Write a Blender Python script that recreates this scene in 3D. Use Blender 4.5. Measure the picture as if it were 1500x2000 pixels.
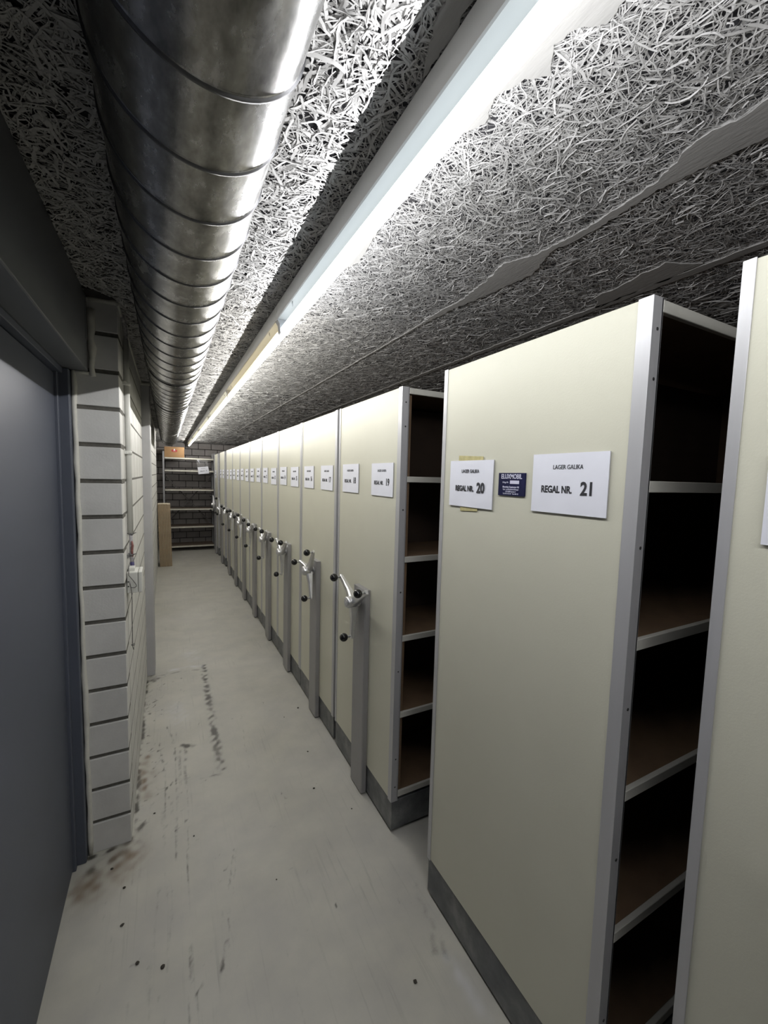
import bpy, bmesh, math, random
import numpy as np
from mathutils import Matrix, Vector

for o in list(bpy.data.objects):
    bpy.data.objects.remove(o, do_unlink=True)
SC = bpy.context.scene
COL = SC.collection
PI = math.pi
RX = random.Random(5)

# ---------------------------------------------------------------- camera
cam_d = bpy.data.cameras.new('camera')
cam_d.sensor_fit = 'HORIZONTAL'
cam_d.sensor_width = 36.0
cam_d.lens = 807.0 / 1500.0 * 36.0
cam_d.clip_start = 0.02
cam_d.clip_end = 60
cam = bpy.data.objects.new('camera', cam_d)
COL.objects.link(cam)
_y = Vector((-424, 78, -807)).normalized()
_x = Vector((1535, 28, -807))
_x = (_x - _x.dot(_y) * _y).normalized()
_z = _x.cross(_y)
R3 = Matrix((_x, _y, _z))          # world axes written in camera coordinates -> rows
cam.matrix_world = Matrix.Translation((0, 0, 1.58)) @ R3.to_4x4()
SC.camera = cam

# ---------------------------------------------------------------- view, world
SC.view_settings.view_transform = 'Standard'
SC.view_settings.look = 'None'
SC.view_settings.gamma = 1
SC.view_settings.use_curve_mapping = False
SC.view_settings.exposure = 0.0
W = bpy.data.worlds.new('world')
SC.world = W
W.use_nodes = True
W.node_tree.nodes['Background'].inputs[0].default_value = (0.5, 0.55, 0.6, 1)
W.node_tree.nodes['Background'].inputs[1].default_value = 0.0

CZ = 2.225          # ceiling height
XP = 0.855          # plane of the shelving end panels
POINT_W = 0.72      # watts per point along a tube
TUBE_X, TUBE_Z, TUBE_R = 0.4055, 2.129, 0.0160
LAMP_Y0, LAMP_P = 0.10, 1.54

# ---------------------------------------------------------------- materials
def new_mat(name):
    m = bpy.data.materials.new(name)
    m.use_nodes = True
    nt = m.node_tree
    b = nt.nodes['Principled BSDF']
    return m, nt, b

def N(nt, t, **kw):
    n = nt.nodes.new(t)
    for k, v in kw.items():
        if k in n.inputs.keys() if hasattr(n.inputs, 'keys') else False:
            n.inputs[k].default_value = v
        else:
            setattr(n, k, v)
    return n

def coords(nt, scale=(1, 1, 1), kind='Object'):
    tc = nt.nodes.new('ShaderNodeTexCoord')
    mp = nt.nodes.new('ShaderNodeMapping')
    mp.inputs['Scale'].default_value = scale
    nt.links.new(tc.outputs[kind], mp.inputs['Vector'])
    return mp.outputs['Vector']

def noise(nt, vec, scale, detail=3, rough=0.55):
    n = nt.nodes.new('ShaderNodeTexNoise')
    n.inputs['Scale'].default_value = scale
    n.inputs['Detail'].default_value = detail
    n.inputs['Roughness'].default_value = rough
    nt.links.new(vec, n.inputs['Vector'])
    return n.outputs['Fac']

def ramp(nt, fac, stops):
    r = nt.nodes.new('ShaderNodeValToRGB')
    while len(r.color_ramp.elements) < len(stops):
        r.color_ramp.elements.new(0.5)
    for e, (p, c) in zip(r.color_ramp.elements, stops):
        e.position = p
        e.color = (*c, 1) if len(c) == 3 else c
    nt.links.new(fac, r.inputs['Fac'])
    return r.outputs['Color']

def mixc(nt, fac, a, b, mode='MIX'):
    m = nt.nodes.new('ShaderNodeMix')
    m.data_type = 'RGBA'
    m.blend_type = mode
    for sock, v in ((m.inputs[0], fac), (m.inputs[6], a), (m.inputs[7], b)):
        if isinstance(v, (int, float)):
            sock.default_value = v
        elif isinstance(v, tuple):
            sock.default_value = (*v, 1) if len(v) == 3 else v
        else:
            nt.links.new(v, sock)
    return m.outputs[2]

def bump(nt, b, h, strength=0.2, dist=0.01):
    n = nt.nodes.new('ShaderNodeBump')
    n.inputs['Strength'].default_value = strength
    n.inputs['Distance'].default_value = dist
    nt.links.new(h, n.inputs['Height'])
    nt.links.new(n.outputs['Normal'], b.inputs['Normal'])

def simple(name, col, rough=0.5, metal=0.0, var=0.08, scale=8, bumps=0.0, bscale=120, vscale=(1, 1, 1), spec=None):
    m, nt, b = new_mat(name)
    v = coords(nt, vscale)
    f = noise(nt, v, scale, 4)
    lo = tuple(c * (1 - var) for c in col)
    hi = tuple(min(1, c * (1 + var)) for c in col)
    nt.links.new(ramp(nt, f, [(0.3, lo), (0.7, hi)]), b.inputs['Base Color'])
    b.inputs['Roughness'].default_value = rough
    b.inputs['Metallic'].default_value = metal
    if spec is not None:
        b.inputs['Specular IOR Level'].default_value = spec
    if bumps:
        bump(nt, b, noise(nt, v, bscale, 3), bumps, 0.002)
    return m

def emit(name, col, strength):
    m, nt, b = new_mat(name)
    b.inputs['Base Color'].default_value = (0.8, 0.8, 0.8, 1)
    b.inputs['Emission Color'].default_value = (*col, 1)
    b.inputs['Emission Strength'].default_value = strength
    b.inputs['Roughness'].default_value = 0.3
    return m

M = {}
M['panel'] = simple('cream_laminate', (0.61, 0.60, 0.495), 0.42, 0, 0.025, 3, 0.10, 260, spec=0.3)
M['alu'] = simple('aluminium_profile', (0.50, 0.50, 0.51), 0.42, 0.35, 0.04, 30, 0.03, 200, (1, 1, 0.05))
M['post'] = simple('grey_painted_steel', (0.31, 0.305, 0.305), 0.45, 0.3, 0.03, 10)
M['cast'] = simple('cast_aluminium', (0.72, 0.72, 0.73), 0.28, 0.9, 0.05, 40, 0.05, 300)
M['knob'] = simple('black_plastic', (0.008, 0.008, 0.009), 0.12, 0, 0.1, 30)
M['shelf_front'] = simple('cream_grey_steel', (0.52, 0.51, 0.46), 0.45, 0.1, 0.04, 10)
M['hardboard'] = simple('brown_hardboard', (0.135, 0.085, 0.048), 0.65, 0, 0.15, 12, 0.05, 200)
M['divider'] = simple('dark_brown_board', (0.06, 0.04, 0.028), 0.7, 0, 0.15, 6)
M['paper'] = simple('white_paper', (0.78, 0.79, 0.86), 0.6, 0, 0.02, 12, 0.15, 30)
M['paper_edge'] = simple('card_backing', (0.45, 0.45, 0.47), 0.7, 0, 0.03, 12)
M['ink'] = simple('black_ink', (0.02, 0.02, 0.025), 0.6, 0, 0.05, 10)
M['ink_white'] = simple('pale_ink', (0.62, 0.62, 0.75), 0.5, 0, 0.03, 10)
M['plate_blue'] = simple('navy_enamel', (0.006, 0.007, 0.042), 0.5, 0, 0.08, 10, spec=0.2)
M['white_paint'] = simple('lamp_white_enamel', (0.62, 0.62, 0.60), 0.4, 0, 0.02, 5)
M['holder'] = simple('lampholder_plastic', (0.55, 0.55, 0.56), 0.5, 0, 0.02, 5)
M['block_white'] = simple('white_painted_block', (0.60, 0.595, 0.57), 0.62, 0, 0.07, 9, 0.22, 130)
M['mortar'] = simple('grey_mortar', (0.12, 0.115, 0.10), 0.9, 0, 0.2, 60, 0.3, 200)
M['block_grey'] = simple('sand_lime_block', (0.40, 0.375, 0.36), 0.75, 0, 0.10, 7, 0.2, 130)
M['mortar_dark'] = simple('dark_mortar', (0.035, 0.032, 0.03), 0.9, 0, 0.2, 60)
M['column'] = simple('painted_concrete', (0.42, 0.42, 0.43), 0.6, 0, 0.05, 7, 0.25, 35)
M['dark_wall'] = simple('dark_concrete', (0.12, 0.115, 0.11), 0.85, 0, 0.15, 5, 0.2, 40)
M['door'] = simple('slate_blue_steel', (0.060, 0.068, 0.092), 0.5, 0.0, 0.10, 2.5, 0.04, 60, (1, 0.4, 1))
M['door_frame'] = simple('slate_blue_frame', (0.070, 0.079, 0.104), 0.5, 0.0, 0.06, 4)
M['lintel'] = simple('grey_primed_steel', (0.13, 0.135, 0.145), 0.5, 0.1, 0.06, 3)
M['caulk'] = simple('cream_sealant', (0.60, 0.59, 0.53), 0.6, 0, 0.08, 20, 0.3, 60)
M['filler'] = simple('smooth_plaster_filler', (0.32, 0.315, 0.305), 0.6, 0, 0.05, 14, 0.35, 45, (3, 0.7, 1))
M['conduit'] = simple('white_pvc', (0.62, 0.62, 0.58), 0.4, 0, 0.04, 9)
M['tie'] = simple('grey_cable_tie', (0.14, 0.14, 0.14), 0.5, 0, 0.1, 9)
M['string'] = simple('grey_string', (0.13, 0.125, 0.12), 0.9, 0, 0.2, 200)
M['wire_blue'] = simple('blue_sheath', (0.05, 0.045, 0.14), 0.5, 0, 0.2, 60)
M['wire_red'] = simple('red_brown_sheath', (0.22, 0.09, 0.08), 0.5, 0, 0.3, 80)
M['wire_grey'] = simple('grey_sheath', (0.36, 0.35, 0.36), 0.6, 0, 0.4, 120)
M['black_metal'] = simple('black_steel', (0.02, 0.02, 0.022), 0.5, 0.3, 0.1, 20)
M['rack'] = simple('grey_rack_steel', (0.33, 0.33, 0.34), 0.45, 0.3, 0.05, 12)
M['rack_lip'] = simple('cream_rack_steel', (0.60, 0.58, 0.50), 0.45, 0, 0.05, 12)
M['rack_shelf'] = simple('rack_shelf_board', (0.16, 0.12, 0.09), 0.7, 0, 0.1, 12)
M['brace'] = simple('dull_steel_brace', (0.16, 0.15, 0.145), 0.6, 0.2, 0.08, 12)
M['cardboard'] = simple('brown_cardboard', (0.36, 0.21, 0.095), 0.75, 0, 0.07, 10, 0.1, 90, (1, 1, 4))
M['red_print'] = simple('red_print', (0.35, 0.03, 0.025), 0.6, 0, 0.05, 9)
M['tape'] = simple('yellowed_tape', (0.50, 0.45, 0.22), 0.25, 0, 0.15, 60, 0.2, 90)
M['crumb'] = simple('dirt_crumb', (0.045, 0.040, 0.032), 0.95, 0, 0.3, 90, 0.4, 200)
M['screw'] = simple('dark_screw', (0.10, 0.10, 0.10), 0.35, 0.8, 0.1, 50)
M['strand'] = simple('cement_bound_wood_wool', (0.45, 0.445, 0.438), 0.8, 0, 0.16, 26)
M['strand_gap_shade'] = simple('wood_wool_gap_shade', (0.050, 0.049, 0.054), 0.95, 0, 0.3, 70, 0.5, 160)  # core colour darkened to stand for the shade in the gaps between strands

# translucent tubes
M['tube_cool'] = emit('cool_white_tube', (0.80, 0.91, 1.0), 2.3)
M['tube_warm'] = emit('warm_white_tube', (1.0, 0.82, 0.48), 1.2)
M['tube_pale'] = emit('pale_white_tube', (1.0, 0.92, 0.68), 1.4)

# bag film
m, nt, b = new_mat('clear_plastic_film')
b.inputs['Base Color'].default_value = (0.9, 0.9, 0.92, 1)
b.inputs['Roughness'].default_value = 0.12
b.inputs['Alpha'].default_value = 0.13
bump(nt, b, noise(nt, coords(nt), 40, 3), 0.8, 0.01)
M['film'] = m

# galvanised duct
m, nt, b = new_mat('galvanised_duct')
v = coords(nt, (1, 0.5, 1))
f1 = noise(nt, v, 26, 5, 0.65)
f2 = noise(nt, v, 7, 3)
c1 = ramp(nt, f1, [(0.30, (0.16, 0.158, 0.15)), (0.50, (0.33, 0.325, 0.31)), (0.72, (0.60, 0.60, 0.59))])
c2 = ramp(nt, f2, [(0.3, (0.78, 0.78, 0.80)), (0.7, (1.0, 1.0, 1.0))])
nt.links.new(mixc(nt, 1.0, c1, c2, 'MULTIPLY'), b.inputs['Base Color'])
b.inputs['Metallic'].default_value = 0.92
rr = nt.nodes.new('ShaderNodeMapRange')
rr.inputs['To Min'].default_value = 0.20
rr.inputs['To Max'].default_value = 0.33
nt.links.new(f1, rr.inputs['Value'])
nt.links.new(rr.outputs[0], b.inputs['Roughness'])
bump(nt, b, f1, 0.10, 0.004)
M['duct'] = m
M['seam'] = simple('rolled_seam', (0.12, 0.12, 0.125), 0.45, 0.9, 0.1, 60)

# galvanised plinth
m, nt, b = new_mat('galvanised_plinth')
v = coords(nt)
f1 = noise(nt, v, 9, 6, 0.62)
nt.links.new(ramp(nt, f1, [(0.30, (0.075, 0.08, 0.088)), (0.52, (0.135, 0.14, 0.145)), (0.72, (0.24, 0.245, 0.24))]), b.inputs['Base Color'])
b.inputs['Metallic'].default_value = 0.35
b.inputs['Roughness'].default_value = 0.42
M['plinth'] = m

# striped particle board edges
M['board_edge'] = simple('particle_board_edge', (0.27, 0.195, 0.115), 0.8, 0, 0.25, 60, 0.2, 200, (1, 1, 0.15))
M['board_face'] = simple('cream_board_face', (0.62, 0.55, 0.42), 0.5, 0, 0.04, 20)

# floor: painted concrete with worn and dirty places taken from a colour attribute
m, nt, b = new_mat('worn_floor_paint')
v = coords(nt)
base = ramp(nt, noise(nt, v, 1.6, 4), [(0.3, (0.41, 0.40, 0.345)), (0.7, (0.48, 0.47, 0.42))])
patch = ramp(nt, noise(nt, v, 5.5, 5, 0.6), [(0.34, (0.87, 0.87, 0.90)), (0.66, (1.0, 1.0, 1.0))])
cbase = mixc(nt, 1.0, base, patch, 'MULTIPLY')
vs = coords(nt, (1, 0.035, 1))
scr = ramp(nt, noise(nt, vs, 70, 5, 0.65), [(0.56, (0, 0, 0)), (0.74, (1, 1, 1))])
gate = ramp(nt, noise(nt, v, 2.3, 3), [(0.42, (0, 0, 0)), (0.66, (0.55, 0.55, 0.55))])
cbase = mixc(nt, mixc(nt, 1.0, scr, gate, 'MULTIPLY'), cbase, (0.19, 0.185, 0.165))
at = nt.nodes.new('ShaderNodeVertexColor')
at.layer_name = 'dirt'
sep = nt.nodes.new('ShaderNodeSeparateColor')
nt.links.new(at.outputs['Color'], sep.inputs[0])
fine = noise(nt, v, 60, 6, 0.8)
def gated(ch, lo, hi):
    a = nt.nodes.new('ShaderNodeMath'); a.operation = 'MULTIPLY_ADD'
    nt.links.new(fine, a.inputs[0]); a.inputs[1].default_value = 1.0; 
    s = nt.nodes.new('ShaderNodeMath'); s.operation = 'ADD'
    nt.links.new(ch, a.inputs[2])
    r = nt.nodes.new('ShaderNodeMapRange')
    r.inputs['From Min'].default_value = lo; r.inputs['From Max'].default_value = hi
    nt.links.new(a.outputs[0], r.inputs['Value'])
    mm = nt.nodes.new('ShaderNodeMath'); mm.operation = 'MULTIPLY'
    nt.links.new(r.outputs[0], mm.inputs[0]); nt.links.new(ch, mm.inputs[1])
    return mm.outputs[0]
cbase = mixc(nt, gated(sep.outputs[0], 0.62, 1.20), cbase, (0.05, 0.047, 0.038))
cbase = mixc(nt, sep.outputs[1], cbase, (0.17, 0.125, 0.085))
cbase = mixc(nt, sep.outputs[2], cbase, (0.52, 0.53, 0.55))
nt.links.new(cbase, b.inputs['Base Color'])
b.inputs['Roughness'].default_value = 0.5
bump(nt, b, noise(nt, v, 38, 4), 0.08, 0.003)
M['floor'] = m

# ---------------------------------------------------------------- mesh helpers
class MB:
    """collects boxes, tubes and loose faces; build() links ONE mesh object"""
    def __init__(self):
        self.bm = bmesh.new()
    def _mi(self, faces, mi):
        for f in faces:
            f.material_index = mi
    def box(self, x0, x1, y0, y1, z0, z1, bev=0.0, mi=0, rot=None, seg=1):
        r = bmesh.ops.create_cube(self.bm, size=1.0)
        vs = r['verts']
        c = Vector(((x0 + x1) / 2, (y0 + y1) / 2, (z0 + z1) / 2))
        for v_ in vs:
            v_.co = Vector((v_.co.x * (x1 - x0), v_.co.y * (y1 - y0), v_.co.z * (z1 - z0)))
            if rot is not None:
                v_.co = rot @ v_.co
            v_.co += c
        fs = list({f for v_ in vs for f in v_.link_faces})
        self._mi(fs, mi)
        if bev > 0:
            es = list({e for v_ in vs for e in v_.link_edges})
            rb = bmesh.ops.bevel(self.bm, geom=es, offset=bev, segments=seg, affect='EDGES', profile=0.6)
            self._mi(rb['faces'], mi)
    def tube(self, pts, rad, n=10, mi=0, cap=True):
        pts = [Vector(p) for p in pts]
        rads = rad if isinstance(rad, (list, tuple)) else [rad] * len(pts)
        rings = []
        up = Vector((0, 0, 1))
        prev = None
        for i, p in enumerate(pts):
            a = pts[max(i - 1, 0)]; c = pts[min(i + 1, len(pts) - 1)]
            t = (c - a).normalized()
            if prev is None:
                s = t.cross(up)
                if s.length < 1e-3:
                    s = t.cross(Vector((1, 0, 0)))
                s.normalize()
            else:
                s = (prev - prev.dot(t) * t).normalized()
            prev = s
            u = s.cross(t)
            rings.append([self.bm.verts.new(p + rads[i] * (math.cos(2 * PI * k / n) * s + math.sin(2 * PI * k / n) * u)) for k in range(n)])
        for i in range(len(rings) - 1):
            for k in range(n):
                f = self.bm.faces.new((rings[i][k], rings[i][(k + 1) % n], rings[i + 1][(k + 1) % n], rings[i + 1][k]))
                f.material_index = mi; f.smooth = True
        if cap:
            for rg, rev in ((rings[0], False), (rings[-1], True)):
                f = self.bm.faces.new(rg[::-1] if rev else rg)
                f.material_index = mi
    def sphere(self, c, r, n=20, mi=0, sc=(1, 1, 1)):
        rr_ = bmesh.ops.create_uvsphere(self.bm, u_segments=n, v_segments=n // 2 + 2, radius=r)
        for v_ in rr_['verts']:
            v_.co = Vector((v_.co.x * sc[0], v_.co.y * sc[1], v_.co.z * sc[2])) + Vector(c)
            for f in v_.link_faces:
                f.smooth = True; f.material_index = mi
    def prism(self, prof, axis, a0, a1, mi=0, smooth=False):
        """extrude a 2D outline along an axis ('x': prof=(y,z); 'y': prof=(x,z); 'z': prof=(x,y))"""
        def P(p, a):
            return {'x': (a, p[0], p[1]), 'y': (p[0], a, p[1]), 'z': (p[0], p[1], a)}[axis]
        A = [self.bm.verts.new(P(p, a0)) for p in prof]
        B = [self.bm.verts.new(P(p, a1)) for p in prof]
        n = len(prof)
        fs = []
        for i in range(n):
            f = self.bm.faces.new((A[i], A[(i + 1) % n], B[(i + 1) % n], B[i])); f.smooth = smooth; fs.append(f)
        fs.append(self.bm.faces.new(A[::-1])); fs.append(self.bm.faces.new(B))
        self._mi(fs, mi)
    def build(self, name, mats, parent=None, fix=True):
        if fix:
            bmesh.ops.recalc_face_normals(self.bm, faces=self.bm.faces[:])
        me = bpy.data.meshes.new(name)
        self.bm.to_mesh(me); self.bm.free()
        for mm in (mats if isinstance(mats, (list, tuple)) else [mats]):
            me.materials.append(mm)
        o = bpy.data.objects.new(name, me)
        COL.objects.link(o)
        if parent is not None:
            o.parent = parent
        return o

def np_mesh(name, verts, quads, mats, mi=None, smooth=False):
    me = bpy.data.meshes.new(name)
    nv, nf = len(verts), len(quads)
    me.vertices.add(nv); me.vertices.foreach_set('co', verts.astype(np.float32).ravel())
    me.loops.add(nf * 4); me.loops.foreach_set('vertex_index', quads.astype(np.int32).ravel())
    me.polygons.add(nf)
    me.polygons.foreach_set('loop_start', np.arange(0, nf * 4, 4, dtype=np.int32))
    me.polygons.foreach_set('loop_total', np.full(nf, 4, dtype=np.int32))
    for mm in mats:
        me.materials.append(mm)
    if mi is not None:
        me.polygons.foreach_set('material_index', mi.astype(np.int32))
    if smooth:
        me.polygons.foreach_set('use_smooth', np.ones(nf, dtype=bool))
    me.update(calc_edges=True)
    return me

def tag(o, label=None, cat=None, group=None, kind=None):
    if label: o['label'] = label
    if cat: o['category'] = cat
    if group: o['group'] = group
    if kind: o['kind'] = kind
    return o

def empty(name, loc, label=None, cat=None, group=None, kind=None):
    o = bpy.data.objects.new(name, None)
    COL.objects.link(o)
    o.location = loc
    o.empty_display_size = 0.1
    return tag(o, label, cat, group, kind)

def struct(o):
    o['kind'] = 'structure'
    return o

def copy_tree(o, parent=None):
    c = o.copy()
    COL.objects.link(c)
    if parent is not None:
        c.parent = parent
    for ch in list(KIDS.get(o.name, [])):
        copy_tree(ch, c)
    return c

# ================================================================ SETTING
# ---------------- floor
def seg_dist(px, py, pts):
    d = np.full(px.shape, 1e9)
    for (ax, ay), (bx, by) in zip(pts[:-1], pts[1:]):
        vx, vy = bx - ax, by - ay
        t = np.clip(((px - ax) * vx + (py - ay) * vy) / (vx * vx + vy * vy + 1e-12), 0, 1)
        d = np.minimum(d, np.hypot(px - ax - t * vx, py - ay - t * vy))
    return d

def grid_axis(segs):
    out = []
    for a, b_, st in segs:
        out += list(np.arange(a, b_ - 1e-6, st))
    out.append(segs[-1][1])
    return np.array(out)
gx = grid_axis([(-1.4, -0.36, 0.26), (-0.36, 1.0, 0.008), (1.0, 4.6, 0.3)])
gy = grid_axis([(-2.6, 0.7, 0.3), (0.7, 4.0, 0.010), (4.0, 10.2, 0.2)])
GX, GY = np.meshgrid(gx, gy)
rngf = np.random.default_rng(3)
wob = 0.003 * np.sin(GY * 11 + 2 * np.sin(GX * 17)) + rngf.normal(0, 0.0012, GX.shape)
R_ = np.zeros(GX.shape); G_ = np.zeros(GX.shape); B_ = np.zeros(GX.shape)
BRK = np.zeros(GX.shape)
for _ in range(14):
    a_, f_, p_ = rngf.uniform(0, PI), rngf.uniform(25, 170), rngf.uniform(0, 2 * PI)
    BRK += np.sin(GX * f_ * math.cos(a_) + GY * f_ * math.sin(a_) + p_)
BRK = np.clip(0.72 + 0.13 * BRK, 0.15, 1.25)
def stroke(ch, pts, w, k, wobble=1.0):
    d = seg_dist(GX + wob * wobble, GY, pts)
    br = BRK
    np.maximum(ch, min(1.0, k * 1.7) * br * np.exp(-(d / w) ** 2), out=ch)
stroke(R_, [(0.243, 3.581), (0.234, 3.346), (0.235, 3.134), (0.234, 2.844), (0.231, 2.544), (0.233, 2.251)], 0.027, 0.55)
stroke(R_, [(-0.082, 3.535), (0.062, 3.545), (0.22, 3.52)], 0.014, 0.35)
stroke(B_, [(0.0, 3.60), (0.12, 3.61), (0.22, 3.58)], 0.02, 0.35)
stroke(R_, [(0.055, 2.54), (0.10, 2.51)], 0.022, 1.0)
stroke(R_, [(-0.028, 2.78), (0.010, 2.60), (0.020, 2.442), (0.016, 2.1), (0.010, 1.762)], 0.006, 0.38)
stroke(R_, [(-0.063, 2.631), (-0.04, 2.4), (-0.034, 2.217), (-0.033, 1.835)], 0.006, 0.38)
stroke(R_, [(0.066, 2.5), (0.063, 2.2)], 0.010, 0.35)
stroke(R_, [(0.040, 2.5), (0.037, 2.15)], 0.008, 0.35)
stroke(R_, [(0.065, 2.208), (0.051, 1.693), (0.035, 1.181), (0.03, 0.9)], 0.004, 0.35)
stroke(R_, [(0.221, 1.71), (0.180, 1.538), (0.158, 1.321)], 0.004, 0.35)
stroke(R_, [(0.235, 1.72), (0.19, 1.5), (0.18, 1.35)], 0.004, 0.25)
stroke(R_, [(-0.053, 1.674), (-0.065, 1.448), (-0.072, 1.234), (-0.08, 0.9)], 0.006, 0.22)
stroke(R_, [(-0.010, 1.631), (-0.019, 1.409), (-0.033, 1.215), (-0.03, 0.9)], 0.006, 0.22)
stroke(R_, [(0.15, 1.359), (0.126, 1.265)], 0.007, 0.55)
stroke(R_, [(0.044, 3.072), (0.010, 2.448)], 0.005, 0.3)
stroke(R_, [(-0.151, 1.93), (-0.158, 2.6), (-0.160, 3.486)], 0.014, 0.9, 1.6)
stroke(R_, [(-0.31, 1.925), (-0.20, 1.935), (-0.155, 1.93)], 0.012, 0.85)
stroke(R_, [(-0.13, 1.90), (-0.145, 1.96), (-0.12, 2.02)], 0.020, 0.42)
stroke(G_, [(-0.29, 1.78), (-0.23, 1.79), (-0.17, 1.87)], 0.060, 0.50, 3)
stroke(R_, [(-0.29, 1.86), (-0.20, 1.88), (-0.15, 1.92)], 0.035, 0.40)
stroke(G_, [(-0.125, 2.25), (-0.135, 2.45), (-0.12, 2.52)], 0.018, 0.5)
stroke(G_, [(-0.11, 2.20), (-0.10, 2.36)], 0.03, 0.25)
stroke(R_, [(0.031, 2.264), (0.12, 2.22), (0.248, 2.201)], 0.012, 0.35)
stroke(R_, [(-0.10, 3.50), (-0.12, 3.46)], 0.03, 0.75)
stroke(R_, [(0.83, 1.24), (0.815, 1.10), (0.80, 0.98)], 0.016, 0.33)
stroke(R_, [(0.80, 1.06), (0.77, 1.02)], 0.02, 0.3)
stroke(B_, [(0.80, 0.98), (0.80, 0.80)], 0.02, 0.25)
stroke(B_, [(0.02, 3.0), (0.06, 2.8)], 0.06, 0.20)
stroke(B_, [(0.15, 3.9), (0.18, 3.75)], 0.05, 0.25)
for k in range(120):        # small scuffs
    x, y = rngf.uniform(-0.3, 0.82), rngf.uniform(0.75, 3.9)
    a = rngf.normal(0.2, 0.9); L = rngf.uniform(0.005, 0.05)
    stroke(R_, [(x, y), (x + L * math.sin(a), y + L * math.cos(a))], rngf.uniform(0.002, 0.004), rngf.uniform(0.15, 0.45))
for k in range(170):        # dirt collected along the foot of the wall
    y = rngf.uniform(1.95, 3.6); x = -0.15 + abs(rngf.normal(0, 0.09))
    a = rngf.normal(0.0, 0.8); L = rngf.uniform(0.003, 0.035)
    stroke(R_, [(x, y), (x + L * math.sin(a), y + L * math.cos(a))], rngf.uniform(0.003, 0.007), rngf.uniform(0.2, 0.55))
for k in range(26):         # long faint trolley scratches
    x, y = rngf.uniform(-0.25, 0.6), rngf.uniform(0.8, 2.6); L = rngf.uniform(0.15, 0.6); a = rngf.normal(0.02, 0.07)
    stroke(R_, [(x, y), (x + L * math.sin(a), y + L)], 0.0035, rngf.uniform(0.15, 0.30))
nyy, nxx = GX.shape
idx = np.arange(nxx * nyy).reshape(nyy, nxx)
quads = np.stack([idx[:-1, :-1], idx[:-1, 1:], idx[1:, 1:], idx[1:, :-1]], -1).reshape(-1, 4)
fv = np.stack([GX, GY, np.zeros_like(GX)], -1).reshape(-1, 3)
me = np_mesh('floor', fv, quads, [M['floor']])
ca = me.color_attributes.new('dirt', 'FLOAT_COLOR', 'POINT')
ca.data.foreach_set('color', np.stack([R_, G_, B_, np.ones_like(R_)], -1).astype(np.float32).ravel())
floor = bpy.data.objects.new('floor', me); COL.objects.link(floor); struct(floor)

# ---------------- ceiling of wood wool boards: strands lying in random layers under a slab coloured dark for the shade between them
rng = np.random.default_rng(11)
def strands(x0, x1, y0, y1, dens, wmean, lmean, wide=0.0):
    n = int((x1 - x0) * (y1 - y0) * dens)
    K = 7
    cx = rng.uniform(x0, x1, n); cy = rng.uniform(y0, y1, n)
    ang = rng.uniform(0, 2 * PI, n)
    L = np.clip(rng.normal(lmean, lmean * 0.4, n), lmean * 0.3, lmean * 2.2)
    curv = rng.normal(0, 1, n) * np.where(rng.random(n) < 0.5, 34, 11) * 0.06 / lmean * 0.8
    w = np.clip(rng.normal(wmean, wmean * 0.28, n), wmean * 0.45, None)
    flake = rng.random(n) < wide
    w = np.where(flake, w * 1.9, w); curv = np.where(flake, curv * 0.15, curv)
    z = rng.beta(1.2, 1.5, n) * 0.0085
    slope = rng.normal(0, 0.03, n)
    roll = rng.normal(0, 0.35, n)
    V = np.zeros((n, K, 2, 3))
    px, py = cx.copy(), cy.copy()
    st = L / (K - 1)
    jit = rng.normal(0, 0.12, (n, K))
    for k in range(K):
        a = ang + curv * st * k + jit[:, k]
        nx_, ny_ = -np.sin(a), np.cos(a)
        hw = w / 2 * (0.85 + 0.15 * math.sin(PI * k / (K - 1)))
        zz = CZ + 0.0015 + z + slope * (k / (K - 1) - 0.5) * L
        for s, sg in ((0, -1), (1, 1)):
            V[:, k, s, 0] = px + sg * nx_ * hw * np.cos(roll)
            V[:, k, s, 1] = py + sg * ny_ * hw * np.cos(roll)
            V[:, k, s, 2] = np.clip(zz + sg * hw * np.sin(roll), CZ, CZ + 0.012)
        px = px + np.cos(a) * st; py = py + np.sin(a) * st
    base = np.arange(n)[:, None] * (K * 2)
    q = []
    for k in range(K - 1):
        q.append(np.concatenate([base + 2 * k, base + 2 * k + 1, base + 2 * k + 3, base + 2 * k + 2], 1))
    Q = np.stack(q, 1).reshape(-1, 4)
    return V.reshape(-1, 3), Q
VV, QQ, off = [], [], 0
for a in [(-0.30, 0.36, 0.2, 3.4, 14500, 0.0026, 0.042, 0.35),
          (0.36, 1.62, 0.15, 3.4, 21500, 0.0018, 0.044, 0.12),
          (1.62, 2.6, -0.3, 3.4, 5000, 0.0036, 0.07, 0.1),
          (-0.40, 2.0, 3.4, 6.0, 5600, 0.0034, 0.06, 0.2),
          (-0.40, 2.0, 6.0, 10.1, 2600, 0.0056, 0.08, 0.2),
          (-0.30, 1.2, -1.0, 0.18, 4500, 0.0036, 0.07, 0.2)]:
    v_, q_ = strands(*a)
    VV.append(v_); QQ.append(q_ + off); off += len(v_)
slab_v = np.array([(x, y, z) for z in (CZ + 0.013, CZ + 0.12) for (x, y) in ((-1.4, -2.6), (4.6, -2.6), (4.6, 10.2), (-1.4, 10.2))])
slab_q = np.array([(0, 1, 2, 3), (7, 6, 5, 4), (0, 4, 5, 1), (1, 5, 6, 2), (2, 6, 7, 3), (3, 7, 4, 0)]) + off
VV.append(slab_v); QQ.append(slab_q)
nq = [len(q_) for q_ in QQ]
mi = np.concatenate([np.zeros(sum(nq[:-1])), np.ones(nq[-1])])
me = np_mesh('ceiling', np.concatenate(VV), np.concatenate(QQ), [M['strand'], M['strand_gap_shade']], mi)
ceiling = bpy.data.objects.new('ceiling', me); COL.objects.link(ceiling); struct(ceiling)

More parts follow.
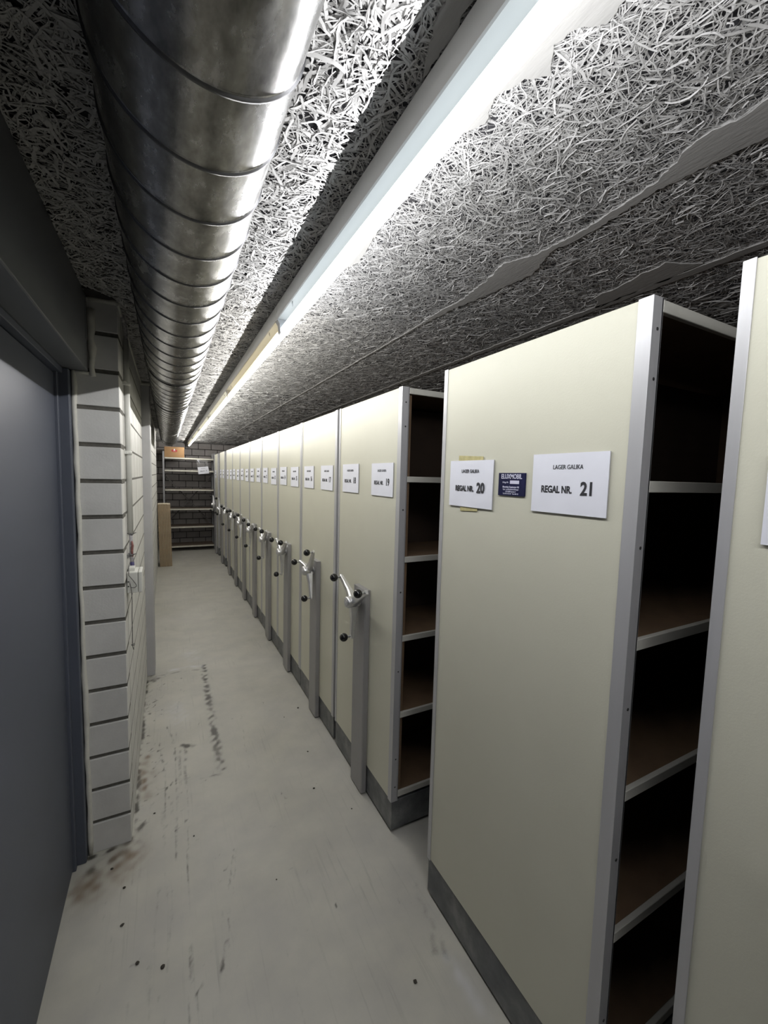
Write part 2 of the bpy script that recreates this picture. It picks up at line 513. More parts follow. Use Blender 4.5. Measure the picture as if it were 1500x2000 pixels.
def ragged(pts, step=0.012, amp=0.006, seed=1):
    r = random.Random(seed); out = []
    for (ax, ay), (bx, by) in zip(pts, pts[1:] + pts[:1]):
        L = math.hypot(bx - ax, by - ay); n = max(1, int(L / step))
        for i in range(n):
            t = i / n
            out.append((ax + (bx - ax) * t + r.uniform(-amp, amp), ay + (by - ay) * t + r.uniform(-amp, amp)))
    return out
from mathutils.geometry import tessellate_polygon
def patch_slab(name, polys, z0, z1, mat, parent):
    mb = MB()
    for pl in polys:
        A = [mb.bm.verts.new((x, y, z0)) for x, y in pl]; B = [mb.bm.verts.new((x, y, z1)) for x, y in pl]
        n = len(pl)
        for i in range(n):
            mb.bm.faces.new((A[i], A[(i + 1) % n], B[(i + 1) % n], B[i]))
        for tri in tessellate_polygon([[Vector((x, y, 0)) for x, y in pl]]):
            try:
                mb.bm.faces.new([A[i] for i in tri]); mb.bm.faces.new([B[i] for i in tri][::-1])
            except ValueError:
                pass
    return mb.build(name, mat, parent)
fillA = [(0.44, -0.2), (0.56, -0.2), (0.545, 0.30), (0.560, 0.433), (0.528, 0.448), (0.520, 0.481), (0.549, 0.515), (0.516, 0.553), (0.499, 0.588), (0.525, 0.636), (0.496, 0.681),
         (0.480, 0.74), (0.455, 0.80), (0.45, 0.86), (0.44, 0.86)]
fillA2 = [(0.47, 0.98), (0.50, 1.02), (0.515, 1.12), (0.522, 1.20), (0.500, 1.26), (0.49, 1.20), (0.495, 1.10), (0.468, 1.04)]
fillB = [(0.88, -0.1), (1.03, -0.1), (1.03, 0.30), (0.997, 0.404), (0.983, 0.462), (0.976, 0.521), (0.966, 0.585), (0.978, 0.700), (0.981, 0.775), (0.975, 0.82), (0.968, 0.867), (1.025, 0.990),
         (1.002, 1.175), (0.975, 1.329), (0.965, 1.52), (0.950, 1.52), (0.945, 1.369), (0.952, 1.255), (0.930, 1.094), (0.900, 0.990), (0.945, 0.90), (0.950, 0.83), (0.955, 0.803), (0.959, 0.761), (0.949, 0.671), (0.940, 0.568), (0.900, 0.494), (0.888, 0.446), (0.902, 0.413), (0.90, 0.30)]
fillC = [(1.405, 0.2), (1.44, 0.2), (1.435, 2.6), (1.445, 5.0), (1.42, 5.0), (1.41, 2.6)]
fillD = [(0.955, 1.52), (0.962, 1.52), (0.965, 6.5), (0.955, 6.5)]
fillE = [(0.335, 0.20), (0.378, 0.20), (0.378, 0.62), (0.350, 0.55), (0.330, 0.42)]
fillF = [(1.30, 0.75), (1.40, 0.70), (1.42, 1.05), (1.34, 1.0)]
patches = patch_slab('joint_filler', [ragged(fillA, 0.010, 0.004, 1), ragged(fillA2, 0.010, 0.003, 2), ragged(fillB, 0.010, 0.004, 3), ragged(fillC, 0.03, 0.005, 4), ragged(fillD, 0.03, 0.003, 5),
                                      ragged(fillE, 0.01, 0.004, 6), ragged(fillF, 0.02, 0.008, 7)], CZ + 0.0004, CZ + 0.012, M['filler'], ceiling)

patch_slab('broken_edge_shade', [ragged([(-0.256, 1.86), (-0.225, 1.865), (-0.185, 1.90), (-0.160, 1.925), (-0.19, 1.938), (-0.256, 1.938)], 0.01, 0.003, 8)], CZ + 0.0002, CZ + 0.012, M['mortar_dark'], ceiling)  # flat dark patch stands in for the shade inside a broken-out hole

# ---------------- masonry walls
COURSE = 0.1405
def block_wall(mb, axis, plane, a0, a1, z1, blen, mort=0.011, depth=0.03, out=1, phase=0.0, bev=0.003, seed=1, single=False, jit=0.0012):
    """blocks with real joints; axis 'y': wall plane x=plane running along y; axis 'x': wall plane y=plane"""
    r = random.Random(seed)
    k = 0; z = 0.0
    while z < z1 - 0.02:
        zt = min(z + COURSE - mort, z1)
        if single:
            cuts = [(a0, a1)]
        else:
            cuts = []; s = a0 - ((k % 2) * 0.5 + phase) * blen
            while s < a1:
                c0, c1 = max(s, a0), min(s + blen - mort * 0.8, a1)
                if c1 - c0 > 0.02:
                    cuts.append((c0, c1))
                s += blen
        for c0, c1 in cuts:
            j = r.uniform(-jit, jit)
            p0, p1 = sorted((plane + j, plane - out * depth))
            if axis == 'y':
                mb.box(p0, p1, c0, c1, z, zt, bev)
            else:
                mb.box(c0, c1, p0, p1, z, zt, bev)
        z += COURSE; k += 1

mb = MB()       # left wall: pier beside the door, then the aisle face, then the far stretch
mb.box(-0.300, -0.1603, 1.953, 3.60, 0, CZ + 0.005, mi=1)
block_wall(mb, 'y', -0.160, 1.945 + 0.14, 3.56, CZ, 0.26, depth=0.03, mort=0.011, seed=4, phase=0.2, bev=0, jit=0)
k = 0; z = 0
while z < CZ - 0.02:                      # end blocks of the pier
    zt = min(z + COURSE - 0.016, CZ)
    mb.box(-0.300, -0.160, 1.945, 2.074, z, zt, 0.002)
    z += COURSE
wall_left = mb.build('wall_left', [M['block_white'], M['mortar']]); struct(wall_left)
mb = MB()
mb.box(-0.40, -0.1563, 3.78, 8.0, 0, CZ + 0.005, mi=1)
block_wall(mb, 'y', -0.156, 3.78, 8.0, CZ, 0.26, depth=0.03, mort=0.011, seed=6, phase=0.4, bev=0, jit=0)
o = mb.build('wall_left_far', [M['block_white'], M['mortar']]); struct(o)
mb = MB()
mb.box(-0.34, -0.106, 3.56, 3.78, 0, CZ + 0.005, 0.006, seg=2)
o = mb.build('wall_left_column', M['column']); struct(o)
mb = MB()       # niche behind the far stretch of wall and the wall behind the door
mb.box(-1.4, -1.3, 7.9, 10.2, 0, CZ + 0.1); mb.box(-1.3, -0.40, 7.9, 7.98, 0, CZ + 0.1)
o = mb.build('wall_niche', M['dark_wall']); struct(o)
mb = MB()
mb.box(-0.60, -0.50, -2.6, 1.95, 0, CZ + 0.05); mb.box(-0.50, -0.301, 1.96, 2.05, 0, CZ + 0.05)
mb.box(-0.50, -0.36, -2.6, -0.75, 0, CZ + 0.05)
o = mb.build('wall_door', M['dark_wall']); struct(o)

mb = MB()
YB = 10.1
mb.box(-1.3, 4.6, YB + 0.007, YB + 0.1, 0, CZ + 0.1, mi=1)
block_wall(mb, 'x', YB, -1.3, 4.6, CZ, 0.262, mort=0.014, depth=-0.02, out=1, seed=9, bev=0.002, phase=0.13)
o = mb.build('wall_back', [M['block_grey'], M['mortar_dark']]); struct(o)
mb = MB(); mb.box(4.5, 4.6, -2.6, 10.1, 0, CZ + 0.1)
o = mb.build('wall_right', M['dark_wall']); struct(o)
mb = MB(); mb.box(-0.6, 4.5, -2.7, -2.6, 0, CZ + 0.1)
o = mb.build('wall_front', M['block_grey']); struct(o)

# paint bead along the top of the left wall, sealant round the door
mb = MB()
mb.tube([(-0.163, 1.95, CZ - 0.004), (-0.160, 2.5, CZ - 0.002), (-0.161, 3.0, CZ - 0.005), (-0.160, 3.56, CZ - 0.002)], [0.010, 0.006, 0.009, 0.007], 8)
mb.tube([(-0.25, 1.947, CZ - 0.004), (-0.163, 1.947, CZ - 0.004)], 0.010, 8)
mb.tube([(-0.24, 3.562, CZ - 0.006), (-0.10, 3.562, CZ - 0.006)], 0.012, 8)
mb.tube([(-0.156, 3.9, CZ - 0.003), (-0.156, 8.0, CZ - 0.003)], 0.008, 8)
o = mb.build('trim_1', M['caulk']); struct(o)
mb = MB()
pts = [(-0.303 + RX.uniform(-.002, .002), 1.941, z) for z in list(np.arange(0.0, 1.93, 0.07)) + [1.949]]
mb.tube(pts, [0.0085 + RX.uniform(-.002, .002) for _ in pts], 8)
mb.tube([(-0.305, 1.942, 1.945), (-0.256, 1.942, 1.945)], 0.006, 8)
pts = [(-0.245 + RX.uniform(-.003, .003), 1.943, z) for z in np.arange(1.935, CZ - 0.02, 0.035)]
mb.tube(pts, [0.012 + RX.uniform(-.003, .003) for _ in pts], 8)
o = mb.build('trim_2', M['caulk']); struct(o)

# ---------------- steel door in the left wall
door = empty('door_1', (-0.35, 0.6, 0)); struct(door)
def at_parent(o, par):
    o.parent = par
    o.matrix_parent_inverse = Matrix.Translation(-Vector(par.location))
    return o
mb = MB()
mb.box(-0.40, -0.352, -0.62, 1.885, 0.012, 1.925, 0.003)
at_parent(mb.build('door_leaf', M['door']), door)
mb = MB()
mb.box(-0.42, -0.312, 1.905, 1.944, 0, 1.948, 0.003)
mb.box(-0.42, -0.342, 1.880, 1.905, 0, 1.930, 0.002)
mb.box(-0.42, -0.312, -0.74, -0.64, 0, 1.948, 0.003)
mb.box(-0.42, -0.330, -0.64, 1.905, 1.928, 1.9485, 0.002)
at_parent(mb.build('door_frame', M['door_frame']), door)
mb = MB()
mb.box(-0.50, -0.257, -1.2, 1.940, 1.950, CZ + 0.005, 0.004, seg=2)
mb.box(-0.50, -0.325, -1.2, 1.938, 1.9495, 1.9515)
mb.box(-0.262, -0.2555, 1.900, 1.938, 2.06, 2.205, 0.0015)
o = mb.build('trim_3', M['lintel']); struct(o)

# ================================================================ LAMPS
def lamp_mesh(tube_mat):
    L = LAMP_P
    a = MB()
    X0, X1 = 0.376, 0.437
    a.box(X0 + 0.004, X1 - 0.004, 0.001, L - 0.001, 2.190, CZ + 0.0005, 0.002)
    a.prism([(X0, 2.165), (X0 + 0.0035, 2.1635), (X0 + 0.0035, 2.168), (X1 - 0.0035, 2.168), (X1 - 0.0035, 2.1635), (X1, 2.165), (X1, 2.1885), (X0, 2.1885)], 'y', 0.001, L - 0.001)
    t = MB()
    t.tube([(TUBE_X, 0.018, TUBE_Z), (TUBE_X, L - 0.018, TUBE_Z)], TUBE_R, 20)
    hs = []
    for y0 in (0.002, L - 0.016):
        h = MB()
        prof = [(TUBE_X + 0.0165 * math.cos(q), TUBE_Z + 0.0165 * math.sin(q)) for q in np.linspace(-PI, 0, 13)]
        prof += [(TUBE_X + 0.018, 2.150), (TUBE_X + 0.028, 2.1675), (TUBE_X - 0.028, 2.1675), (TUBE_X - 0.018, 2.150)]
        h.prism(prof, 'y', y0, y0 + 0.014)
        hs.append(h)
    cl = []
    for y0 in (0.16, L - 0.20):
        c = MB()
        c.tube([(0.386, y0, 2.167), (0.386, y0, 2.160), (0.389, y0 + 0.004, 2.157), (0.393, y0 + 0.02, 2.159), (0.393, y0 + 0.022, 2.167)], 0.0014, 6)
        cl.append(c)
    return a, t, hs, cl
KIDS = {}
lamp_labels = ['fluorescent batten on the ceiling behind the camera',
               'cool bluish-white fluorescent batten lamp nearest the camera on the ceiling',
               'warm yellow fluorescent batten lamp directly beyond the bluish-white one',
               'cream-white fluorescent batten, third visible from the camera, just past the yellow one',
               'pale fluorescent batten, third from the far end of the ceiling row',
               'pale fluorescent batten, last but one before the back wall',
               'short-looking pale fluorescent batten at the far end, nearest the back wall']
for i in range(7):
    y0 = LAMP_Y0 + (i - 1) * LAMP_P
    root = empty('fluorescent_lamp', (0, y0, 0), lamp_labels[i], 'ceiling lamp', 'row of fluorescent battens along the ceiling')
    tm = M['tube_cool'] if i <= 1 else (M['tube_warm'] if i in (2,) else M['tube_pale'])
    a, t, hs, cl = lamp_mesh(tm)
    a.build('housing', M['white_paint'], root)
    t.build('tube', tm, root)
    for h in hs: h.build('lampholder', M['holder'], root)
    for c in cl: c.build('spring_clip', M['holder'], root)
    npt = 24
    col = (0.985, 0.985, 1.0) if i <= 1 else (1.0, 0.98, 0.94)
    ld = bpy.data.lights.new('tube_light', 'POINT')
    ld.energy = POINT_W * (1.0 if i <= 2 else 0.86); ld.color = col; ld.shadow_soft_size = 0.0
    for k in range(npt):
        lo = bpy.data.objects.new('tube_light', ld)
        COL.objects.link(lo); lo.parent = root
        lo.location = (TUBE_X, (k + 0.5) * LAMP_P / npt, TUBE_Z - 0.029)

# ================================================================ DUCT
DX, DZ, DR = 0.039, 2.0985, 0.117
PITCH = 0.129
duct = empty('ventilation_duct', (DX, 0, DZ), 'long round galvanised spiral ventilation duct hanging under the ceiling', 'duct')
def duct_part(name, ya, yb, y_phase, R0):
    nt_ = 72
    prof = [(0.0, 0.0), (0.0040, 0.0), (0.0046, 0.0022), (0.0085, 0.0024), (0.0091, 0.0), (0.0100, 0.0), (0.06, 0.0), (0.128, 0.0)]
    us = np.arange(math.floor((ya - y_phase) / PITCH) - 2, math.ceil((yb - y_phase) / PITCH) + 2)
    ss, rs = [], []
    for u in us:
        for s, r in prof:
            ss.append(y_phase + u * PITCH + s); rs.append(r)
    ss = np.array(ss); rs = np.array(rs)
    th = np.linspace(0, 2 * PI, nt_ + 1)
    S, T = np.meshgrid(ss, th, indexing='ij')
    Rr, _ = np.meshgrid(rs, th, indexing='ij')
    Yw = S + PITCH * (T / (2 * PI)) - PITCH * 0.75
    Yc = np.clip(Yw, ya, yb)
    V = np.stack([(R0 + Rr) * np.cos(T), Yc, (R0 + Rr) * np.sin(T)], -1).reshape(-1, 3)
    n1 = nt_ + 1
    i0 = np.arange(len(ss) - 1)[:, None] * n1 + np.arange(nt_)[None, :]
    Q = np.stack([i0, i0 + 1, i0 + n1 + 1, i0 + n1], -1).reshape(-1, 4)
    yq = Yc.reshape(-1)[Q]
    keep = (yq.max(1) - yq.min(1)) > 1e-6
    seam = np.tile(np.repeat(np.array([0, 1, 1, 1, 0, 0, 0, 0]), nt_), len(us))[:len(Q)]
    me_ = np_mesh(name, V, Q[keep], [M['duct'], M['seam']], seam[keep], smooth=True)
    o_ = bpy.data.objects.new(name, me_); COL.objects.link(o_); o_.parent = duct
    return o_
duct_part('duct_section', -2.55, 2.215, 0.4955, DR)
duct_part('duct_section', 2.225, 7.25, 2.262, DR - 0.001)
mb = MB()
for q0, q1, rr0 in ((2.205, 2.217, DR + 0.0045), (2.2155, 2.2265, DR + 0.001), (2.225, 2.237, DR + 0.0045)):
    mb.tube([(0, q0, 0), (0, q1, 0)], rr0, 72, mi=(1 if rr0 < DR + 0.003 else 0), cap=False)
for q0 in (2.205, 2.217, 2.225, 2.237):
    mb.tube([(0, q0 - 0.0006, 0), (0, q0 + 0.0006, 0)], DR + 0.0045, 72, cap=True)
mb.box(0.105, 0.125, 2.214, 2.232, -0.030, -0.018, 0.002)
mb.build('coupling_ring', [M['duct'], M['black_metal']], duct)
mb = MB(); mb.tube([(0, 7.245, 0), (0, 7.253, 0)], DR, 72); mb.build('end_cap', M['duct'], duct)
for yy, side in ((1.95 + 1.2, -1), (5.2, 1), (6.6, -1)):
    mb = MB()
    mb.tube([(0, yy, 0), (0, yy + 0.012, 0)], DR + 0.003, 60)
    mb.box(side * (DR + 0.0) - 0.010, side * (DR + 0.0) + 0.010, yy - 0.006, yy + 0.018, 0.035, 0.060, 0.002)
    mb.tube([(side * DR, yy + 0.006, 0.05), (side * DR, yy + 0.006, CZ - DZ)], 0.004, 8)
    mb.build('hanger_band', M['duct'] if side > 0 else M['black_metal'], duct)

# ================================================================ SHELVING UNITS
UW = 0.70           # unit width along the aisle
UH = 1.953          # unit height
UD = 3.2            # unit length away from the aisle
BASE = 0.150
SHELF_Z = [1.950, 1.587, 1.246, 0.900, 0.555, 0.187]
SCREW_Z = [1.890, 1.792, 1.447, 1.095, 0.745, 0.345, 0.215]

def reg(o, parent):
    KIDS.setdefault(parent.name, []).append(o)
    return o

def make_unit(handle=True):
    """origin: floor, middle of the end panel face, local x into the rack, local y along the aisle"""
    root = empty('mobile_shelving_unit', (0, 0, 0))
    h = UW / 2 - 0.0032
    p = MB(); p.box(0.0015, 0.028, -h + 0.004, h - 0.004, BASE, UH - 0.002, 0.001)
    reg(p.build('end_panel', M['panel'], root), root)
    for s in (-1, 1):
        t = MB()
        y_out, y_in = s * h, s * (h - (0.031 if s < 0 else 0.019))
        t.box(0.0, 0.0325, min(y_out, s * (h - 0.0025)), max(y_out, s * (h - 0.0025)), BASE - 0.004, UH, 0.0007)
        t.box(-0.0012, 0.0015, min(y_out, y_in), max(y_out, y_in), BASE - 0.004, UH, 0.0006)
        t.box(0.0285, 0.0325, min(y_out, y_in), max(y_out, y_in), BASE - 0.004, UH)
        tr = reg(t.build('edge_trim', M['alu'], root), root)
        for z in SCREW_Z:
            sc = MB()
            sc.tube([(0.017, s * (h - 0.001), z), (0.017, s * (h + 0.0008), z)], 0.0035, 10)
            sc.tube([(0.017, s * (h + 0.0006), z), (0.017, s * (h + 0.0012), z)], 0.0014, 8)
            reg(sc.build('screw', M['screw'], tr), tr)
    b = MB()
    b.box(0.004, UD, -h + 0.002, h - 0.002, 0.012, BASE - 0.001, 0.002)
    b.box(0.02, UD - 0.02, -h + 0.03, h - 0.03, 0.0, 0.012, 0, mi=1)
    reg(b.build('plinth', [M['plinth'], M['black_metal']], root), root)
    for z in SHELF_Z:
        s_ = MB()
        s_.box(0.034, UD - 0.03, -h + 0.012, h - 0.012, z - 0.012, z - 0.0005, 0)
        for s in (-1, 1):
            s_.box(0.033, UD - 0.03, min(s * h, s * (h - 0.012)), max(s * h, s * (h - 0.012)), z - 0.024, z, 0.001, mi=1)
        reg(s_.build('top_board' if z > 1.9 else 'shelf', [M['hardboard'], M['shelf_front']], root), root)
    for x0 in (0.034, 1.08, 2.12, UD - 0.03):
        d = MB()
        d.box(x0, x0 + 0.018, -h + 0.014, h - 0.014, BASE, UH - 0.03)
        reg(d.build('cross_panel', M['hardboard'], root), root)
    d = MB(); d.box(0.035, UD - 0.03, -0.004, 0.004, BASE, UH - 0.03)
    reg(d.build('divider_panel', M['divider'], root), root)
    if handle:
        c = MB()
        c.prism([(-0.0, -0.088), (-0.022, -0.088), (-0.026, -0.083), (-0.026, 0.043), (-0.022, 0.048), (0.0, 0.048)], 'z', 0.010, 1.040)
        c.prism([(0.0, -0.078), (-0.018, -0.078), (-0.018, 0.038), (0.0, 0.038)], 'z', 0.0, 0.010, mi=1)
        reg(c.build('drive_column', [M['post'], M['black_metal']], root), root)
        hb = MB()
        hb.tube([(-0.026, -0.02, 0), (-0.030, -0.02, 0)], 0.024, 24)
        hb.tube([(-0.030, -0.02, 0), (-0.045, -0.02, 0)], 0.012, 20)
        hb.tube([(-0.045, -0.02, 0), (-0.050, -0.02, 0), (-0.090, -0.02, 0), (-0.096, -0.02, 0), (-0.0975, -0.02, 0)], [0.025, 0.029, 0.0285, 0.0255, 0.021], 28)
        ho = reg(hb.build('hub', M['cast'], root), root)
        ho.location = (0, 0, 0.972)
        cp = MB()
        cp.tube([(-0.0975, -0.02, 0), (-0.0990, -0.02, 0)], 0.0180, 24)
        cp.tube([(-0.0990, -0.02, 0), (-0.0998, -0.02, 0)], 0.007, 16)
        reg(cp.build('hub_cap', M['alu'], ho), ho)
        for k in range(3):
            ar = MB()
            # flat tapering arm in the y/z plane of its own frame, bowed away from the column
            secs = [(0.010, -0.058, 0.020, 0.019), (0.032, -0.057, 0.0185, 0.017), (0.080, -0.056, 0.0155, 0.0115), (0.145, -0.060, 0.0130, 0.0080), (0.172, -0.062, 0.0120, 0.0070), (0.184, -0.062, 0.0095, 0.0060)]
            rings = []
            for (r_, x_, hw, ht) in secs:
                rings.append([ar.bm.verts.new((x_ + dx, dy, r_)) for dx, dy in ((-ht, -hw * .8), (-ht, hw * .8), (-ht * .5, hw), (ht, hw), (ht, -hw), (-ht * .5, -hw))])
            for q in range(len(rings) - 1):
                for j in range(6):
                    ar.bm.faces.new((rings[q][j], rings[q][(j + 1) % 6], rings[q + 1][(j + 1) % 6], rings[q + 1][j]))
            ar.bm.faces.new(rings[0][::-1]); ar.bm.faces.new(rings[-1])
            ar.tube([(-0.060, 0, 0.174), (-0.084, 0, 0.174), (-0.090, 0, 0.174)], [0.0055, 0.005, 0.007], 12)
            ao = reg(ar.build('handle_arm', M['cast'], root), root)
            ao.location = (0, -0.02, 0.972)
            ao.rotation_euler = (0, 0, 0)
            ao['arm'] = k
            kb = MB(); kb.sphere((-0.103, 0, 0.174), 0.0205, 28)
            reg(kb.build('knob', M['knob'], ao), ao)
    return root

units = [  # low edge y, star-handle angle (deg, first arm), label, numbers
    (1.485, 31, 'J', (18, 19)), (2.210, 8, 'I', (16, 17)), (2.912, 26, 'H', (14, 15)), (3.615, 27, 'G', (12, 13)),
    (4.320, 33, 'F', (10, 11)), (5.025, 20, 'E', (8, 9)), (5.735, 24, 'D', (6, 7)), (6.445, 31, 'C', (4, 5)),
    (7.380, 90, 'B', (2, 3)), (8.43, 75, 'A', (1,)), (-0.332, 40, 'L', (22, 23))]
def set_arms(root, a0):
    k = 0
    for ch in root.children:
        if ch.name.startswith('handle_arm'):
            # arm drawn along +z; turning about x by r carries +z towards -y
            a = math.radians(a0 + 120 * k)
            ch.rotation_euler = (a - PI / 2, 0, 0)
            k += 1
proto = make_unit(True)
GRP = 'cream mobile shelving units along the aisle'
lab = {
    'J': 'cream mobile shelving unit numbered 18 and 19, nearest with a handle',
    'I': 'cream mobile shelving unit numbered 16 and 17, directly behind unit 18-19',
    'H': 'cream mobile shelving unit numbered 14 and 15, third one with a three-armed handle',
    'G': 'cream mobile shelving unit numbered 12 and 13, between units 14-15 and 10-11',
    'F': 'cream mobile shelving unit numbered 10 and 11, midway down the closed row',
    'E': 'cream mobile shelving unit numbered 8 and 9, between units 10-11 and 6-7',
    'D': 'cream mobile shelving unit numbered 6 and 7, between units 8-9 and 4-5',
    'C': 'cream mobile shelving unit numbered 4 and 5, far end of the closed row',
    'B': 'cream mobile shelving unit numbered 2 and 3, standing alone between two gaps near the back',
    'A': 'narrow cream shelving unit at the far end numbered 1, next to the back rack',
    'L': 'cream shelving unit numbered 22, cut off by the right edge of the photo'}
for i, (y0, ang, nm, nums) in enumerate(units):
    u = proto if i == 0 else copy_tree(proto)
    u.location = (XP, y0 + UW / 2, 0)
    tag(u, lab[nm], 'shelving unit', GRP)
    if nm == 'A':
        u.scale = (1, 0.56 / 0.70, 1); u.location = (XP, 8.43 + 0.28, 0)
bpy.context.view_layer.update()
ui = 0
for i, o in enumerate([o for o in list(COL.objects) if o.name.startswith('mobile_shelving_unit')]):
    set_arms(o, units[i][1])
fixed = make_unit(False)
fixed.name = 'fixed_shelving_unit'
fixed.location = (XP, 0.5025 + 0.3505, 0)
tag(fixed, 'large cream shelving unit numbered 20 and 21 in the foreground, without a handle', 'shelving unit', GRP)
# maker's plate on the foreground unit
def text_mesh(body, size, sx=1.0, bold=0.0, depth=0.0004):
    c = bpy.data.curves.new('lettering', 'FONT')
    c.body = body; c.size = size; c.align_x = 'CENTER'; c.align_y = 'CENTER'
    c.extrude = depth; c.offset = bold; c.resolution_u = 3
    t = bpy.data.objects.new('lettering', c)
    COL.objects.link(t)
    dg = bpy.context.evaluated_depsgraph_get()
    me_ = bpy.data.meshes.new_from_object(t.evaluated_get(dg))
    bpy.data.objects.remove(t, do_unlink=True)
    me_.transform(Matrix.Diagonal((sx, 1, 1, 1)))
    return me_
# text lies in its own xy plane; on a panel facing -x, text x -> -y, text y -> z, text z -> -x
FACE = Matrix(((0, 0, -1, 0), (-1, 0, 0, 0), (0, 1, 0, 0), (0, 0, 0, 1)))
def put_texts(name, items, parent, mat, base=Matrix.Identity(4)):
    """items: (body, size, sx, bold, u, v); one mesh; local frame of the parent has x right, y up, z out"""
    bm = bmesh.new()
    for body, size, sx, bold, uu, vv in items:
        me_ = text_mesh(body, size, sx, bold)
        me_.transform(Matrix.Translation((uu, vv, 0)))
        bm.from_mesh(me_); bpy.data.meshes.remove(me_)
    me2 = bpy.data.meshes.new(name); bm.to_mesh(me2); bm.free()
    me2.transform(base)
    me2.materials.append(mat)
    o_ = bpy.data.objects.new(name, me2); COL.objects.link(o_); o_.parent = parent
    return o_
PLy, PLz = 0.861 - fixed.location.y, 1.570
mb = MB(); mb.box(-0.0030, 0.0015, PLy - 0.0505, PLy + 0.0505, PLz - 0.032, PLz + 0.032, 0.0006)
plate = mb.build('maker_plate', M['plate_blue'], fixed)
plate['label'] = 'small navy blue maker plate with white lettering'
PB = Matrix.Translation((-0.0032, PLy, PLz)) @ FACE
put_texts('plate_lettering', [
    ('ELUXMOBIL', 0.0185, 0.80, 0.0003, 0.0, 0.0215),
    ('Anlage Nr.', 0.0068, 0.8, 0, -0.0215, 0.0055),
    ('Electrolux Constructor AG', 0.0070, 0.80, 0.00015, -0.001, -0.0075),
    ('Lager- und Betriebseinrichtungen', 0.0062, 0.72, 0, -0.001, -0.0140),
    ('CH-5600 Seewen 3', 0.0062, 0.80, 0, -0.001, -0.0205),
    ('Tel. 01/75 93 33 50   Telex 868 129', 0.0056, 0.72, 0, -0.001, -0.0265)], plate, M['ink_white'], PB)
mb = MB(); mb.box(-0.0036, -0.0028, PLy - 0.0295, PLy + 0.0045, PLz + 0.0015, PLz + 0.0110, 0.0002)
mb.build('number_field', M['ink_white'], plate)

# ================================================================ NUMBER SIGNS
def sign(num, y, z, w=0.210, h=0.147, tilt=0.0, label='', crinkle=0.0, tape=False, x=XP, face=None, grp='A5 number signs on the shelving units'):
    root = empty('number_sign', (x, y, z), label, 'sign', grp)
    root.rotation_euler = (tilt, 0, 0) if face is None else (0, 0, 0)
    p = MB()
    p.box(-0.0030, -0.0005, -w / 2, w / 2, -h / 2, h / 2, 0.0, mi=1)
    bk = p.build('backing_card', [M['paper_edge'], M['paper_edge']], root)
    nx_, nz_ = 22, 16
    ys = np.linspace(-w / 2, w / 2, nx_); zs = np.linspace(-h / 2, h / 2, nz_)
    bm = bmesh.new(); r = random.Random(num * 7 + 1)
    ph = [r.uniform(0, 6) for _ in range(4)]
    gridv = [[bm.verts.new((-0.0034 - crinkle * 0.0008 * (0.7 + 0.7 * math.sin(70 * yy + 30 * zz + ph[0]) * math.sin(45 * zz - 22 * yy + ph[1]) * max(0, (0.35 - zz / h))), yy, zz)) for yy in ys] for zz in zs]
    for a_ in range(nz_ - 1):
        for b_ in range(nx_ - 1):
            f = bm.faces.new((gridv[a_][b_], gridv[a_][b_ + 1], gridv[a_ + 1][b_ + 1], gridv[a_ + 1][b_])); f.smooth = crinkle > 0
    me_ = bpy.data.meshes.new('paper_sheet'); bm.to_mesh(me_); bm.free(); me_.materials.append(M['paper'])
    o_ = bpy.data.objects.new('paper_sheet', me_); COL.objects.link(o_); o_.parent = root
    B_ = Matrix.Translation((-0.0038 - crinkle * 0.0016, 0, 0)) @ FACE
    nums = str(num)
    put_texts('lettering', [('LAGER GALIKA', 0.0150, 0.84, 0.0, 0.0, h * 0.27),
                            ('REGAL NR.', 0.0240, 0.78, 0.0007, -0.030 if crinkle == 0 else -0.026, -h * 0.105),
                            (nums, 0.0430, 0.84, 0.0013, 0.056 if crinkle == 0 else 0.052, -h * 0.085)], root, M['ink'], B_)
    if tape:
        for nm_, zc, w2, tl in (('tape_strip', h / 2 + 0.004, 0.12, 0.05), ('tape_strip', -h / 2 - 0.003, 0.085, -0.06)):
            t = MB()
            t.box(-0.0012, -0.0004, -w2 / 2 + 0.005, w2 / 2 + 0.005, zc - 0.010, zc + 0.010, 0.0003, rot=Matrix.Rotation(tl, 3, 'X'))
            t.build('tape_strip', M['tape'], root)
    return root
SL = 'white paper number sign reading %s on the %s half of its cream panel'
for (y0, ang, nm, nums) in units:
    rr_ = random.Random(nums[0])
    if nm == 'L':
        sign(22, 0.199, 1.560, label='white number sign reading 22, cut off by the right edge of the photo', h=0.115 + 0.03)
        continue
    if nm == 'A':
        sign(1, 8.78, 1.565, label='white number sign reading 1 on the narrow far unit')
        continue
    for side, n in ((0, nums[0]), (1, nums[1])):
        yc = y0 + (0.70 - 0.180 if side == 0 else 0.165) + rr_.uniform(-0.008, 0.008)
        if nm == 'J':
            yc = 2.010 if side == 0 else 1.650
        sign(n, yc, 1.571 + rr_.uniform(-0.004, 0.004), tilt=rr_.uniform(-0.012, 0.012), label=SL % (n, 'left' if side == 0 else 'right'))
sign(20, 1.038, 1.567, w=0.209, h=0.148, tilt=0.004, label='creased white paper sign reading 20, fixed with yellowed tape', crinkle=1.0, tape=True)
sign(21, 0.679, 1.5765, w=0.212, h=0.147, tilt=-0.002, label='largest-looking white sign reading 21, right of the blue plate')

